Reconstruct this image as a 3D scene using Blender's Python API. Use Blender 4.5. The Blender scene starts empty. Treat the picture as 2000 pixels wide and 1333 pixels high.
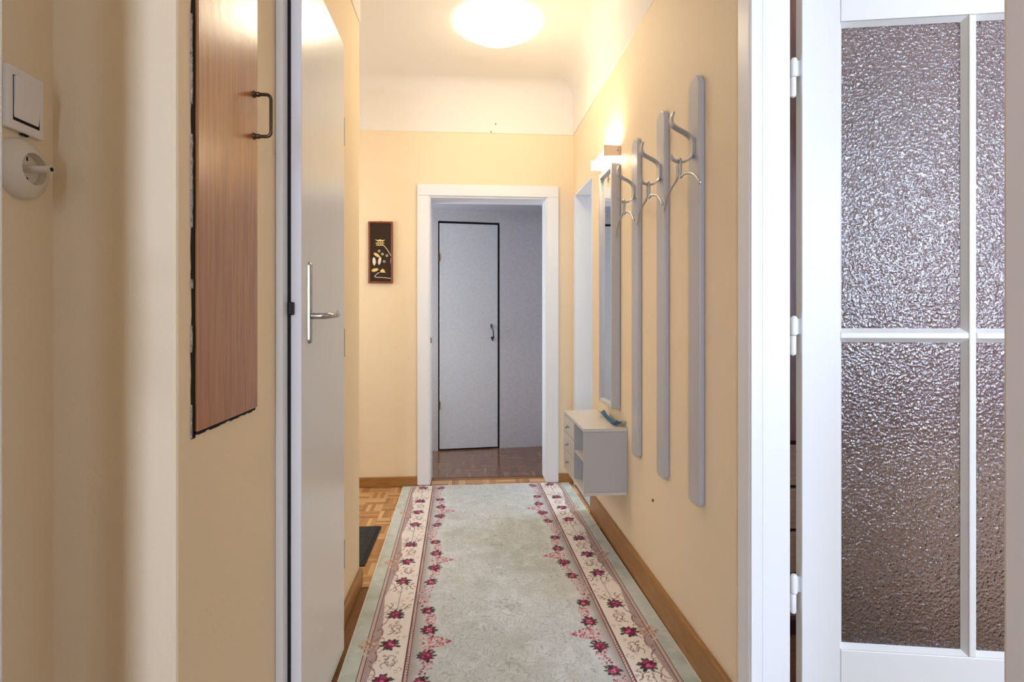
import bpy, math, random
import numpy as np
from mathutils import Matrix, Vector
random.seed(7)
S = bpy.context.scene
C = S.collection
PI = math.pi

# ------------------------------------------------------------------ camera
CAMH = 1.12
YAW = math.atan(80 / 1080)
cam = bpy.data.cameras.new('camera')
camo = bpy.data.objects.new('camera', cam)
C.objects.link(camo)
camo.location = (0, 0, CAMH)
camo.rotation_euler = (PI / 2, 0, -YAW)
cam.sensor_width = 36
cam.lens = 36 * 1080 / 2000
cam.shift_y = -(666.5 - 622) / 2000
cam.clip_start = 0.02
S.camera = camo

# ------------------------------------------------------------------ world, daylight, exposure
W = bpy.data.worlds.new('world')
S.world = W
W.use_nodes = True
bgn = W.node_tree.nodes['Background']
bgn.inputs[0].default_value = (0.62, 0.78, 1.0, 1)
bgn.inputs[1].default_value = 1.0
S.view_settings.view_transform = 'Standard'
S.view_settings.look = 'None'
S.view_settings.gamma = 1
S.view_settings.exposure = 0.65
S.view_settings.use_curve_mapping = False
S.cycles.max_bounces = 7
S.cycles.diffuse_bounces = 4
S.cycles.glossy_bounces = 3
S.cycles.transmission_bounces = 6
S.cycles.transparent_max_bounces = 4


def area(name, loc, rot, sx, sy, power, col):
    l = bpy.data.lights.new(name, 'AREA')
    l.shape = 'RECTANGLE'
    l.size, l.size_y, l.energy, l.color = sx, sy, power, col
    o = bpy.data.objects.new(name, l)
    C.objects.link(o)
    o.location = loc
    o.rotation_euler = rot
    return o


DAY = (0.68, 0.81, 1.0)
# daylight outside the two window openings; the others are added inside windowless rooms
area('daylight_room_window', (2.28, -1.96, 1.66), (PI / 2, 0, 0), 0.92, 1.42, 94, DAY)
area('daylight_hall_window', (-0.5, -2.05, 1.35), (PI / 2, 0, 0), 0.62, 1.9, 62, (0.60, 0.72, 1.0))
area('daylight_side_room', (2.3, 3.55, 1.5), (PI / 2, 0, PI / 2), 0.9, 1.2, 22, (0.62, 0.8, 1.0))
area('fill_closet_room', (-1.45, 4.3, 1.25), (PI / 2, 0, -PI / 2), 0.6, 1.3, 20, (0.70, 0.82, 1.0))  # added fill light inside the closet room, no window modelled there
area('fill_entrance', (-1.62, 3.05, 1.6), (PI / 2, 0, -PI / 2), 0.6, 0.8, 6, (0.9, 0.93, 1.0))  # added fill light in the entrance recess, without a source


# ------------------------------------------------------------------ materials
def lin(c):
    return tuple(((v / 255) / 12.92 if v / 255 <= 0.04045 else ((v / 255 + 0.055) / 1.055) ** 2.4) for v in c)


def mat(name, rgb, rough=0.5, metal=0.0, spec=0.5, noise=0.0, nscale=20, stretch=(1, 1, 1), bump=0.0, bscale=200,
        rgb2=None, coat=0.0, emit=None, estr=0.0, bdist=0.002):
    m = bpy.data.materials.new(name)
    m.use_nodes = True
    nt = m.node_tree
    p = nt.nodes['Principled BSDF']
    c1 = lin(rgb)
    p.inputs['Base Color'].default_value = (*c1, 1)
    p.inputs['Roughness'].default_value = rough
    p.inputs['Metallic'].default_value = metal
    p.inputs['Specular IOR Level'].default_value = spec
    p.inputs['Coat Weight'].default_value = coat
    if emit:
        p.inputs['Emission Color'].default_value = (*emit, 1)
        p.inputs['Emission Strength'].default_value = estr
    tc = nt.nodes.new('ShaderNodeTexCoord')
    if rgb2 is not None:
        mp = nt.nodes.new('ShaderNodeMapping')
        mp.inputs['Scale'].default_value = stretch
        nt.links.new(tc.outputs['Object'], mp.inputs['Vector'])
        n = nt.nodes.new('ShaderNodeTexNoise')
        n.inputs['Scale'].default_value = nscale
        n.inputs['Detail'].default_value = 6
        n.inputs['Roughness'].default_value = 0.6
        nt.links.new(mp.outputs[0], n.inputs['Vector'])
        r = nt.nodes.new('ShaderNodeValToRGB')
        r.color_ramp.elements[0].position = 0.33
        r.color_ramp.elements[1].position = 0.67
        r.color_ramp.elements[0].color = (*c1, 1)
        r.color_ramp.elements[1].color = (*lin(rgb2), 1)
        nt.links.new(n.outputs['Fac'], r.inputs[0])
        nt.links.new(r.outputs[0], p.inputs['Base Color'])
    if bump > 0:
        n2 = nt.nodes.new('ShaderNodeTexNoise')
        n2.inputs['Scale'].default_value = bscale
        n2.inputs['Detail'].default_value = 3
        nt.links.new(tc.outputs['Object'], n2.inputs['Vector'])
        b = nt.nodes.new('ShaderNodeBump')
        b.inputs['Strength'].default_value = bump
        b.inputs['Distance'].default_value = bdist
        nt.links.new(n2.outputs['Fac'], b.inputs['Height'])
        nt.links.new(b.outputs[0], p.inputs['Normal'])
    return m


def vcol_mat(name, rough=0.5, spec=0.4, bump=0.0, bscale=400, sheen=0.0, bdist=0.002):
    m = mat(name, (200, 200, 200), rough=rough, spec=spec, bump=bump, bscale=bscale, bdist=bdist)
    nt = m.node_tree
    a = nt.nodes.new('ShaderNodeVertexColor')
    a.layer_name = 'Col'
    p = nt.nodes['Principled BSDF']
    nt.links.new(a.outputs['Color'], p.inputs['Base Color'])
    p.inputs['Sheen Weight'].default_value = sheen
    return m


M = {}
M['yellow'] = mat('yellow_wall_paint', (242, 221, 186), rough=0.62, spec=0.25, bump=0.3, bscale=90)
M['ceil'] = mat('white_ceiling_paint', (240, 233, 222), rough=0.8, spec=0.2)
M['lacquer'] = mat('white_door_lacquer', (236, 235, 232), rough=0.22, spec=0.5, bump=0.05, bscale=12, bdist=0.01)
M['white'] = mat('white_gloss_paint', (236, 236, 236), rough=0.35, spec=0.5)
M['cream'] = mat('cream_paint', (226, 216, 205), rough=0.5, spec=0.35, bump=0.1, bscale=30)
M['grey'] = mat('grey_furniture_lacquer', (190, 188, 186), rough=0.3, spec=0.5)
M['greylight'] = mat('pale_grey_furniture_lacquer', (214, 208, 198), rough=0.25, spec=0.5)
M['base'] = mat('oak_baseboard_wood', (172, 124, 68), rough=0.4, rgb2=(150, 104, 52), nscale=12, stretch=(1, 8, 8))
M['hatch'] = mat('brown_veneer', (188, 126, 76), rough=0.24, rgb2=(156, 98, 56), nscale=9, stretch=(14, 14, 0.6), spec=0.6, bump=0.12, bscale=40)
M['dark'] = mat('dark_gap', (22, 18, 16), rough=0.9)
M['plaster'] = mat('broken_plaster', (196, 190, 182), rough=0.9, rgb2=(120, 112, 104), nscale=120)
M['bronze'] = mat('bronze_metal', (92, 76, 58), rough=0.3, metal=0.9)
M['chrome'] = mat('satin_chrome', (176, 174, 172), rough=0.24, metal=1.0)
M['alu'] = mat('anodised_aluminium', (182, 180, 178), rough=0.34, metal=0.75)
M['hookm'] = mat('grey_hook_metal', (176, 174, 172), rough=0.34, metal=0.6)
M['black'] = mat('black_plastic', (14, 15, 18), rough=0.3)
M['switch'] = mat('white_switch_plastic', (240, 232, 224), rough=0.3)
M['bakelite'] = mat('ivory_bakelite', (226, 214, 192), rough=0.28)
M['wallpaper'] = mat('grey_wallpaper', (190, 188, 193), rough=0.7, rgb2=(178, 176, 182), nscale=45, bump=0.3, bscale=160)
M['walldoor'] = mat('grey_papered_door', (198, 200, 205), rough=0.6, rgb2=(188, 190, 196), nscale=50, bump=0.3, bscale=160)
M['greyceil'] = mat('grey_closet_ceiling', (170, 166, 172), rough=0.8)
M['mirror'] = mat('mirror_glass', (240, 244, 243), rough=0.015, metal=1.0)
M['shoehorn'] = mat('blue_plastic', (30, 110, 150), rough=0.25)
M['mat'] = mat('charcoal_mat_pile', (62, 64, 66), rough=0.95, rgb2=(38, 39, 42), nscale=60, bump=0.8, bscale=500)
M['rubber'] = mat('black_rubber_border', (24, 24, 25), rough=0.7)
M['frame'] = mat('mahogany_frame', (140, 72, 40), rough=0.3, rgb2=(110, 50, 28), nscale=30)
M['board'] = mat('dark_lacquer_board', (38, 24, 16), rough=0.18)
M['straw'] = mat('straw_inlay', (232, 200, 128), rough=0.4)
M['shell'] = mat('shell_inlay', (230, 218, 196), rough=0.3)
M['lampwood'] = mat('pale_lamp_wood', (250, 222, 192), rough=0.5, rgb2=(242, 206, 172), nscale=20, stretch=(1, 6, 1))
M['wardrobe'] = mat('red_brown_veneer', (124, 82, 70), rough=0.3, rgb2=(96, 60, 52), nscale=8, stretch=(10, 10, 0.6))
M['drawer'] = mat('tan_drawer_veneer', (164, 130, 104), rough=0.35, rgb2=(140, 108, 84), nscale=8, stretch=(0.6, 10, 10))
M['plinth'] = mat('dark_red_plinth', (66, 32, 30), rough=0.4)
M['tile'] = mat('grey_floor_tile', (172, 174, 172), rough=0.3)
M['roomwall'] = mat('pale_room_paint', (206, 200, 196), rough=0.8)
M['oak'] = vcol_mat('oak_parquet', rough=0.36, spec=0.4)
M['oakdark'] = vcol_mat('dark_varnished_parquet', rough=0.16, spec=0.6)
M['floor'] = mat('parquet_base', (150, 108, 66), rough=0.5, rgb2=(120, 82, 48), nscale=20, stretch=(1, 8, 1))
M['rug'] = vcol_mat('rug_print', rough=0.92, spec=0.1, bump=0.35, bscale=700, sheen=0.15)
M['rugedge'] = mat('rug_binding', (226, 216, 204), rough=0.9)
M['bowl'] = mat('lit_lamp_glass', (255, 244, 224), rough=0.3, emit=(1.0, 0.86, 0.63), estr=11.5)
M['rim'] = mat('frosted_lamp_rim', (250, 246, 238), rough=0.25, emit=(1.0, 0.88, 0.68), estr=3.0)
M['bowl_added'] = mat('added_hall_lamp_glass', (255, 244, 224), rough=0.3, emit=(1.0, 0.82, 0.56), estr=3.6)  # glow of the added, unseen hall lamp
M['tube'] = mat('lit_lamp_diffuser', (255, 246, 230), rough=0.3, emit=(1.0, 0.84, 0.58), estr=46.0)

# bumpy ornamental glass
g = bpy.data.materials.new('ornamental_glass')
g.use_nodes = True
nt = g.node_tree
p = nt.nodes['Principled BSDF']
p.inputs['Base Color'].default_value = (0.88, 0.91, 1.0, 1)
p.inputs['Roughness'].default_value = 0.05
p.inputs['Transmission Weight'].default_value = 1.0
p.inputs['IOR'].default_value = 1.65
tc = nt.nodes.new('ShaderNodeTexCoord')
nz = nt.nodes.new('ShaderNodeTexNoise')
nz.inputs['Scale'].default_value = 105
nz.inputs['Detail'].default_value = 2.0
nz.inputs['Distortion'].default_value = 0.8
nt.links.new(tc.outputs['Object'], nz.inputs['Vector'])
vo = nt.nodes.new('ShaderNodeTexVoronoi')
vo.feature = 'SMOOTH_F1'
vo.inputs['Scale'].default_value = 150
nt.links.new(tc.outputs['Object'], vo.inputs['Vector'])
mx = nt.nodes.new('ShaderNodeMath')
mx.operation = 'ADD'
nt.links.new(nz.outputs['Fac'], mx.inputs[0])
nt.links.new(vo.outputs['Distance'], mx.inputs[1])
bp = nt.nodes.new('ShaderNodeBump')
bp.inputs['Strength'].default_value = 1.0
bp.inputs['Distance'].default_value = 0.0019
nt.links.new(mx.outputs[0], bp.inputs['Height'])
nt.links.new(bp.outputs[0], p.inputs['Normal'])
M['glass'] = g
cg = bpy.data.materials.new('clear_window_glass')
cg.use_nodes = True
nt = cg.node_tree
for n in list(nt.nodes):
    if n.type == 'BSDF_PRINCIPLED':
        nt.nodes.remove(n)
tr = nt.nodes.new('ShaderNodeBsdfTransparent')
gl = nt.nodes.new('ShaderNodeBsdfGlossy')
gl.inputs['Roughness'].default_value = 0.02
ms = nt.nodes.new('ShaderNodeMixShader')
ms.inputs[0].default_value = 0.06
nt.links.new(tr.outputs[0], ms.inputs[1])
nt.links.new(gl.outputs[0], ms.inputs[2])
nt.links.new(ms.outputs[0], nt.nodes['Material Output'].inputs['Surface'])
M['clear'] = cg


# ------------------------------------------------------------------ mesh helpers
class MB:
    def __init__(self):
        self.v, self.f, self.c = [], [], []

    def add(self, vs, fs, col=None):
        o = len(self.v)
        self.v += [tuple(a) for a in vs]
        self.f += [tuple(i + o for i in q) for q in fs]
        self.c += [col] * len(fs)
        return self

    def box(self, x0, x1, y0, y1, z0, z1, col=None):
        vs = [(x, y, z) for z in (z0, z1) for y in (y0, y1) for x in (x0, x1)]
        return self.add(vs, [(0, 2, 3, 1), (4, 5, 7, 6), (0, 1, 5, 4), (2, 6, 7, 3), (0, 4, 6, 2), (1, 3, 7, 5)], col)

    def loops(self, rings, cap=True, closed=True):
        n = len(rings[0])
        vs = [q for r in rings for q in r]
        fs = []
        for i in range(len(rings) - 1):
            for j in range(n if closed else n - 1):
                k = (j + 1) % n
                fs.append((i * n + j, i * n + k, (i + 1) * n + k, (i + 1) * n + j))
        if cap:
            fs.append(tuple(range(n - 1, -1, -1)))
            fs.append(tuple((len(rings) - 1) * n + j for j in range(n)))
        return self.add(vs, fs)

    def tube(self, path, r, n=10):
        pts = [Vector(q) for q in path]
        rs = r if isinstance(r, (list, tuple)) else [r] * len(pts)
        rings = []
        prev = None
        for i, q in enumerate(pts):
            t = (pts[min(i + 1, len(pts) - 1)] - pts[max(i - 1, 0)]).normalized()
            if prev is None:
                u = t.orthogonal().normalized()
            else:
                u = (prev - t * prev.dot(t)).normalized()
            prev = u
            w = t.cross(u)
            rings.append([q + (u * math.cos(2 * PI * k / n) + w * math.sin(2 * PI * k / n)) * rs[i] for k in range(n)])
        return self.loops(rings)

    def lathe(self, prof, n=40, axis='z', c=(0, 0, 0)):
        rings = []
        for (r, h) in prof:
            ring = []
            for k in range(n):
                a = 2 * PI * k / n
                x, y = r * math.cos(a), r * math.sin(a)
                ring.append({'z': (c[0] + x, c[1] + y, c[2] + h), 'x': (c[0] + h, c[1] + x, c[2] + y),
                             'y': (c[0] + y, c[1] + h, c[2] + x)}[axis])
            rings.append(ring)
        return self.loops(rings)

    def prism(self, poly, y0, y1):
        """polygon in x,z extruded along y"""
        n = len(poly)
        vs = [(a, y0, b) for a, b in poly] + [(a, y1, b) for a, b in poly]
        fs = [tuple(range(n)), tuple(range(2 * n - 1, n - 1, -1))]
        for i in range(n):
            k = (i + 1) % n
            fs.append((i, n + i, n + k, k))
        return self.add(vs, fs)

    def ribbon(self, path, x0, x1, th, ws=None):
        """strip: path in (y,z), extruded along x from x0 to x1, thickness th"""
        pts = [Vector((0, a, b)) for a, b in path]
        rings = []
        for i, q in enumerate(pts):
            t = (pts[min(i + 1, len(pts) - 1)] - pts[max(i - 1, 0)]).normalized()
            nn = Vector((0, -t.z, t.y)) * th / 2
            w = ws[i] if ws else 1.0
            xc, hw = (x0 + x1) / 2, (x1 - x0) / 2 * w
            rings.append([(xc - hw, *(q + nn)[1:]), (xc + hw, *(q + nn)[1:]), (xc + hw, *(q - nn)[1:]), (xc - hw, *(q - nn)[1:])])
        return self.loops(rings)

    def build(self, name, m, parent=None, frame=None, bevel=0.0, seg=2, smooth=False, org=None):
        me = bpy.data.meshes.new(name)
        vs = self.v
        if org is not None:
            vs = [(a - org[0], b - org[1], c - org[2]) for a, b, c in vs]
        me.from_pydata(vs, [], self.f)
        me.materials.append(m)
        if any(c is not None for c in self.c):
            at = me.color_attributes.new('Col', 'FLOAT_COLOR', 'CORNER')
            k = 0
            for pi, pl in enumerate(me.polygons):
                for _ in pl.loop_indices:
                    at.data[k].color = (*self.c[pi], 1)
                    k += 1
        import bmesh
        bm = bmesh.new()
        bm.from_mesh(me)
        bmesh.ops.recalc_face_normals(bm, faces=bm.faces)
        bm.to_mesh(me)
        bm.free()
        if smooth:
            for pl in me.polygons:
                pl.use_smooth = True
            try:
                me.set_sharp_from_angle(angle=math.radians(42))
            except Exception:
                pass
        o = bpy.data.objects.new(name, me)
        C.objects.link(o)
        if org is not None:
            o.location = org
        if frame is not None:
            o.matrix_world = frame
        if parent is not None:
            o.parent = parent
        if bevel > 0:
            b = o.modifiers.new('bevel', 'BEVEL')
            b.width, b.segments, b.limit_method = bevel, seg, 'ANGLE'
            b.angle_limit = math.radians(40)
        return o


def tag(o, label, cat=None, group=None, kind=None):
    o['label'] = label
    if cat:
        o['category'] = cat
    if group:
        o['group'] = group
    if kind:
        o['kind'] = kind
    return o


def thing(name, label, cat, loc=(0, 0, 0), rotz=0.0, group=None, kind=None):
    o = bpy.data.objects.new(name, None)
    C.objects.link(o)
    o.location = loc
    o.rotation_euler = (0, 0, rotz)
    o.empty_display_size = 0.1
    return tag(o, label, cat, group, kind)


def struct(o, label, cat='wall'):
    return tag(o, label, cat, kind='structure')


def dup(root, loc, label):
    r = root.copy()
    C.objects.link(r)
    r.location = loc
    r['label'] = label
    for ch in list(root.children):
        c = ch.copy()
        C.objects.link(c)
        c.parent = r
        for gch in list(ch.children):
            d = gch.copy()
            C.objects.link(d)
            d.parent = c
    return r


def smooth_path(pts, n=6):
    """Catmull-Rom through points"""
    P = [Vector(q) for q in pts]
    out = []
    for i in range(len(P) - 1):
        a, b, c, d = P[max(i - 1, 0)], P[i], P[i + 1], P[min(i + 2, len(P) - 1)]
        for k in range(n):
            t = k / n
            out.append(0.5 * ((2 * b) + (c - a) * t + (2 * a - 5 * b + 4 * c - d) * t * t + (3 * b - a - 3 * c + d) * t ** 3))
    out.append(P[-1])
    return [tuple(q) for q in out]


# frame of the right-hand wall: x runs along the wall (away from camera), y out of the wall, origin at the far corner
KR = 0.012
RA = math.atan2(1, -KR)
RO = Vector((0.695, 3.72, 0))
RF = Matrix.Translation(RO) @ Matrix.Rotation(RA, 4, 'Z')


def RW(y, n, z):
    return RF @ Vector((y - 3.72, n, z))


ZC = 2.70          # ceiling
ZF = 2.365         # top of yellow paint
YF = 3.72          # far wall
XL = -0.47         # left corridor wall

# ------------------------------------------------------------------ floor, ceiling, walls
floor = MB().box(-1.9, 3.5, -1.9, 5.3, -0.06, -0.004).build('floor', M['floor'])
struct(floor, 'oak mosaic parquet floor of the hallway', 'floor')
ceiling = MB().box(-1.9, 3.5, -1.9, 3.72, ZC, ZC + 0.1).build('ceiling', M['ceil'])
struct(ceiling, 'white painted ceiling above the hallway', 'ceiling')

# far wall with opening
OX0, OX1, OZ = -0.278, 0.512, 1.935
b = MB()
b.box(-1.8, OX0, YF, YF + 0.18, 0, ZC).box(OX1, 0.90, YF, YF + 0.18, 0, ZC).box(OX0, OX1, YF, YF + 0.18, OZ, ZC)
struct(b.build('wall_far', M['yellow']), 'pale yellow end wall around the open doorway')

# right wall (built in its own frame: x = Y-3.72, y negative = inside the wall)
b = MB()
T = 0.092
D2a, D2b, D2z = 3.163 - 3.72, 3.672 - 3.72, 1.952      # side doorway
D1a, D1b, D1z = 0.50 - 3.72, 1.37 - 3.72, 2.035        # glazed-door doorway
b.box(D2b, 0.0, -T, 0, 0, ZC)
b.box(D2a, D2b, -T, 0, D2z, ZC)
b.box(D1b, D2a, -T, 0, 0, ZC)
b.box(D1a, D1b, -T, 0, D1z, ZC)
b.box(-5.6, D1a, -T, 0, 0, ZC)
struct(b.build('wall_right', M['yellow'], frame=RF), 'pale yellow wall carrying the coat rack boards')

# left block: corridor wall, niche end, entrance pocket wall
b = MB()
b.box(-0.80, XL, 0.922, 2.376, 0, ZC)
struct(b.build('wall_left', M['yellow'], bevel=0.006), 'pale yellow wall with the wooden hatch and narrow door')
b = MB().box(-1.8, -0.80, 2.26, 2.376, 0, ZC)
struct(b.build('wall_pocket_near', M['yellow']), 'yellow return wall of the entrance recess')
b = MB().box(-1.9, -1.8, 2.26, 3.9, 0, ZC)
struct(b.build('wall_pocket_side', M['yellow']), 'yellow side wall of the entrance recess')
b = MB().box(-0.80, -0.657, -0.16, 0.922, 0, ZC)
struct(b.build('wall_niche', M['yellow']), 'shaded yellow wall carrying the two light switches')
b = MB().box(-1.9, -0.80, -0.26, -0.16, 0, ZC)
struct(b.build('wall_hall_side', M['cream']), 'hall wall behind the switches')
b = MB().box(-1.9, -1.8, -1.9, -0.26, 0, ZC)
struct(b.build('wall_hall_left', M['cream']), 'left wall of the hall behind the viewpoint')

# post of the near doorway, right edge of the view
b = MB().box(0.514, 0.742, 0.40, 0.50, 0, ZC)
struct(b.build('trim_near_post', M['cream'], bevel=0.004), 'beige painted door post at the right edge of view', 'door post')

# back wall with two windows
b = MB()
WX = [(-0.78, -0.26, 0.45, 2.25), (1.77, 2.79, 0.90, 2.42)]
b.box(-1.9, WX[0][0], -1.9, -1.78, 0, ZC).box(WX[0][1], WX[1][0], -1.9, -1.78, 0, ZC).box(WX[1][1], 3.5, -1.9, -1.78, 0, ZC)
for x0, x1, z0, z1 in WX:
    b.box(x0, x1, -1.9, -1.78, 0, z0).box(x0, x1, -1.9, -1.78, z1, ZC)
struct(b.build('wall_back', M['roomwall']), 'back wall with two windows behind the viewpoint')
for i, (x0, x1, z0, z1) in enumerate(WX):
    w = thing('window_%d' % (i + 1), ['narrow white window lighting the hall from behind', 'wide white window lighting the side room'][i],
              'window', ((x0 + x1) / 2, -1.84, z0), kind='structure')
    hw, hh = (x1 - x0) / 2, z1 - z0
    f = MB()
    f.box(-hw, -hw + 0.05, -0.03, 0.03, 0, hh).box(hw - 0.05, hw, -0.03, 0.03, 0, hh)
    f.box(-hw + 0.05, hw - 0.05, -0.03, 0.03, 0, 0.05).box(-hw + 0.05, hw - 0.05, -0.03, 0.03, hh - 0.05, hh)
    f.build('window_frame', M['white'], w)
    bars = MB()
    if i == 1:
        bars.box(-0.03, 0.03, -0.025, 0.025, 0.05, hh - 0.05)
    else:
        bars.box(-hw + 0.05, hw - 0.05, -0.02, 0.02, 0.48, 0.52).box(-hw + 0.05, hw - 0.05, -0.02, 0.02, 0.98, 1.02)
    bars.build('window_bar', M['white'], w)
    MB().box(-hw + 0.05, hw - 0.05, -0.004, 0.004, 0.05, hh - 0.05).build('pane', M['clear'], w)

# side room behind the glazed door
b = MB().box(3.3, 3.4, -1.9, 2.66, 0, ZC)
struct(b.build('wall_room_right', M['roomwall']), 'right wall of the room behind the glazed door')
b = MB().box(0.845, 3.3, 2.46, 2.56, 0, ZC)
struct(b.build('wall_room_far', M['roomwall']), 'far wall of the room behind the glazed door')

# side room behind the second doorway
b = MB().box(0.82, 2.6, 4.35, 4.45, 0, ZC)
struct(b.build('wall_side_far', M['white']), 'white far wall of the small tiled room')
b = MB().box(2.5, 2.6, 2.56, 4.35, 0, ZC)
struct(b.build('wall_side_right', M['white']), 'white end wall of the small tiled room')
b = MB().box(0.82, 2.6, 3.72, 4.45, 2.5, 2.6)
struct(b.build('ceiling_side_room', M['ceil']), 'white ceiling of the small tiled room', 'ceiling')
b = MB().box(0.705, 2.5, 2.60, 4.35, -0.004, 0.0)
struct(b.build('floor_side_room', M['tile']), 'grey tiled floor of the small side room', 'floor')

# white frieze and cove above the yellow paint
R = 0.10
prof = [(0.0, ZF), (0.004, ZF), (0.004, ZC - R)]
for k in range(1, 9):
    a = PI / 2 * k / 8
    prof.append((0.004 + R * (1 - math.cos(a)), ZC - R + R * math.sin(a)))
prof += [(0.0, ZC)]


def cove(name, frame, x0, x1, label):
    b = MB()
    rings = [[(x, n, z) for n, z in prof] for x in (x0, x1)]
    b.loops(rings)
    return struct(b.build(name, M['ceil'], frame=frame, smooth=True), label, 'frieze')


cove('trim_1', Matrix.Translation((0, YF, 0)) @ Matrix.Rotation(PI, 4, 'Z'), -0.70, 1.8, 'white frieze and cove on the end wall')
cove('trim_2', RF, -3.30, 0.0, 'white frieze and cove on the right wall')
cove('trim_3', Matrix.Translation((XL, 0, 0)) @ Matrix.Rotation(-PI / 2, 4, 'Z'), -2.376, -0.922, 'white frieze and cove on the left wall')
for k, (x, z) in enumerate([(0.165, 2.425), (0.134, 2.372)]):
    n = MB().lathe([(0.004, 0), (0.004, 0.006), (0.002, 0.008)], n=10, axis='y', c=(0, -0.008, 0)).build('nail', M['black'], org=(0, 0, 0))
    n.location = (x, YF - 0.004, z)
    tag(n, ['upper dark nail in the white frieze above doorway', 'lower dark nail at bottom edge of white frieze'][k], 'nail', 'nails in the frieze')
n = MB().lathe([(0.006, 0), (0.006, 0.004), (0.003, 0.006)], n=10, axis='y').build('wall_plug', M['frame'])
n.location = RW(2.125, 0, 0.404)
n.rotation_euler = (0, 0, RA)
tag(n, 'tiny screw plug in wall below the coat rack boards', 'wall plug')

# baseboards
def bboard(name, frame, x0, x1, h, label, t=0.016):
    b = MB().box(x0, x1, 0, t, 0, h)
    return struct(b.build(name, M['base'], frame=frame, bevel=0.005), label, 'baseboard')


FF = Matrix.Translation((0, YF, 0)) @ Matrix.Rotation(PI, 4, 'Z')
bboard('baseboard_far_left', FF, 0.35, 1.8, 0.068, 'oak baseboard on the end wall left of doorway')
bboard('baseboard_far_right', FF, -0.69, -0.585, 0.068, 'short oak baseboard between doorway and right corner')
bboard('baseboard_right', RF, D1b + 0.062, D2a - 0.012, 0.115, 'oak baseboard along the right wall', 0.018)
LF = Matrix.Translation((XL, 0, 0)) @ Matrix.Rotation(-PI / 2, 4, 'Z')
bboard('baseboard_left', LF, -2.376, -1.93, 0.068, 'oak baseboard on left wall beyond the narrow door')
bboard('baseboard_left_near', LF, -1.37, -0.93, 0.068, 'oak baseboard under the wooden hatch')

# ------------------------------------------------------------------ doorway casing at the far end
dw = thing('door_1', 'white painted casing of the open doorway in end wall', 'door frame', (0, YF, 0), kind='structure')
cw = 0.077
for x0, x1 in ((OX0 - cw, OX0), (OX1, OX1 + cw)):
    MB().box(x0, x1, -0.024, 0.0, 0.012, OZ).build('casing', M['white'], dw, bevel=0.004)
MB().box(OX0 - cw, OX1 + cw, -0.024, 0.0, OZ, OZ + cw).build('casing', M['white'], dw, bevel=0.004)
for x0, x1 in ((OX0, OX0 + 0.008), (OX1 - 0.008, OX1)):
    MB().box(x0, x1, -0.016, 0.18, 0.012, OZ).build('jamb', M['white'], dw, bevel=0.002)
MB().box(OX0, OX1, -0.012, 0.18, OZ - 0.012, OZ).build('lintel', M['white'], dw, bevel=0.002)
MB().box(OX0, OX0 + 0.016, 0.0, 0.012, 0.955, 0.99).build('strike_plate', M['bronze'], dw)

# ------------------------------------------------------------------ closet room beyond the doorway
ang = math.atan2(0.122, 0.974)
CFr = Matrix.Translation((-0.267, 4.703, 0)) @ Matrix.Rotation(ang, 4, 'Z')
b = MB().box(-1.6, 1.6, 0.03, 0.10, 0, 2.1)
struct(b.build('wall_closet_back', M['dark'], frame=CFr), 'dark backing of the papered closet wall')
b = MB()
b.box(-1.6, -0.010, 0.0, 0.03, 0.0, 2.06).box(-0.010, 0.518, 0.0, 0.03, 1.945, 2.06)
struct(b.build('wall_closet_left', M['wallpaper'], frame=CFr), 'grey papered closet wall left of and above the closet door')
b = MB().box(0.518, 1.6, -0.006, 0.03, 0.0, 2.06)
struct(b.build('wall_closet_right', M['wallpaper'], frame=CFr), 'grey papered closet wall right of the closet door')
b = MB().box(-1.6, 1.6, -0.010, 0.0, 2.028, 2.045)
struct(b.build('trim_closet', M['wallpaper'], frame=CFr), 'thin cover strip under the closet ceiling', 'trim')
b = MB().box(-1.8, 1.5, YF + 0.18, 5.15, 2.045, 2.1)
struct(b.build('ceiling_closet', M['greyceil']), 'low grey ceiling of the closet room', 'ceiling')
b = MB().box(-1.8, -1.7, YF + 0.18, 5.1, 0, 2.05)
struct(b.build('wall_closet_side', M['wallpaper']), 'grey papered side wall of the closet room')
b = MB().box(0.80, 0.82, YF + 0.18, 5.1, 0, 2.05)
struct(b.build('wall_closet_end', M['wallpaper']), 'grey papered right end wall of the closet room')
cd = thing('door_2', 'tall grey papered closet door seen through the open doorway', 'door', kind='structure')
cd.matrix_world = CFr
MB().box(0.002, 0.500, -0.004, 0.025, 0.012, 1.925).build('leaf', M['walldoor'], cd, bevel=0.003)
hp = smooth_path([(0.442, -0.006, 1.052), (0.445, -0.030, 1.047), (0.452, -0.036, 1.020), (0.457, -0.034, 0.985), (0.458, -0.026, 0.955), (0.452, -0.005, 0.945)], 5)
h = MB().tube(hp, [0.005 + 0.002 * abs(i / (len(hp) - 1) - 0.5) for i in range(len(hp))], 8)
h = h.build('handle', M['black'], cd, smooth=True)
h['label'] = 'curved black pull handle'
e = MB().prism([(0.437, 0.955), (0.458, 0.965), (0.461, 0.925), (0.450, 0.930)], -0.012, -0.004)
e.prism([(0.436, 1.068), (0.449, 1.072), (0.450, 1.035), (0.440, 1.030)], -0.010, -0.004)
e.build('handle_plate', M['black'], h)
for z in (0.35, 1.6):
    MB().box(-0.008, 0.004, -0.008, -0.002, z, z + 0.07).build('hinge', M['bronze'], cd)

# ------------------------------------------------------------------ parquet blocks
WOODS = [lin(c) for c in [(196, 150, 100), (182, 134, 84), (206, 164, 114), (170, 122, 74), (190, 144, 92), (212, 172, 124), (178, 128, 82)]]
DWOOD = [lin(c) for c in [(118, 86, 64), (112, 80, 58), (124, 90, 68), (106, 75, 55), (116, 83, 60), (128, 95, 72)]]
BS = 0.115


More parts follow.
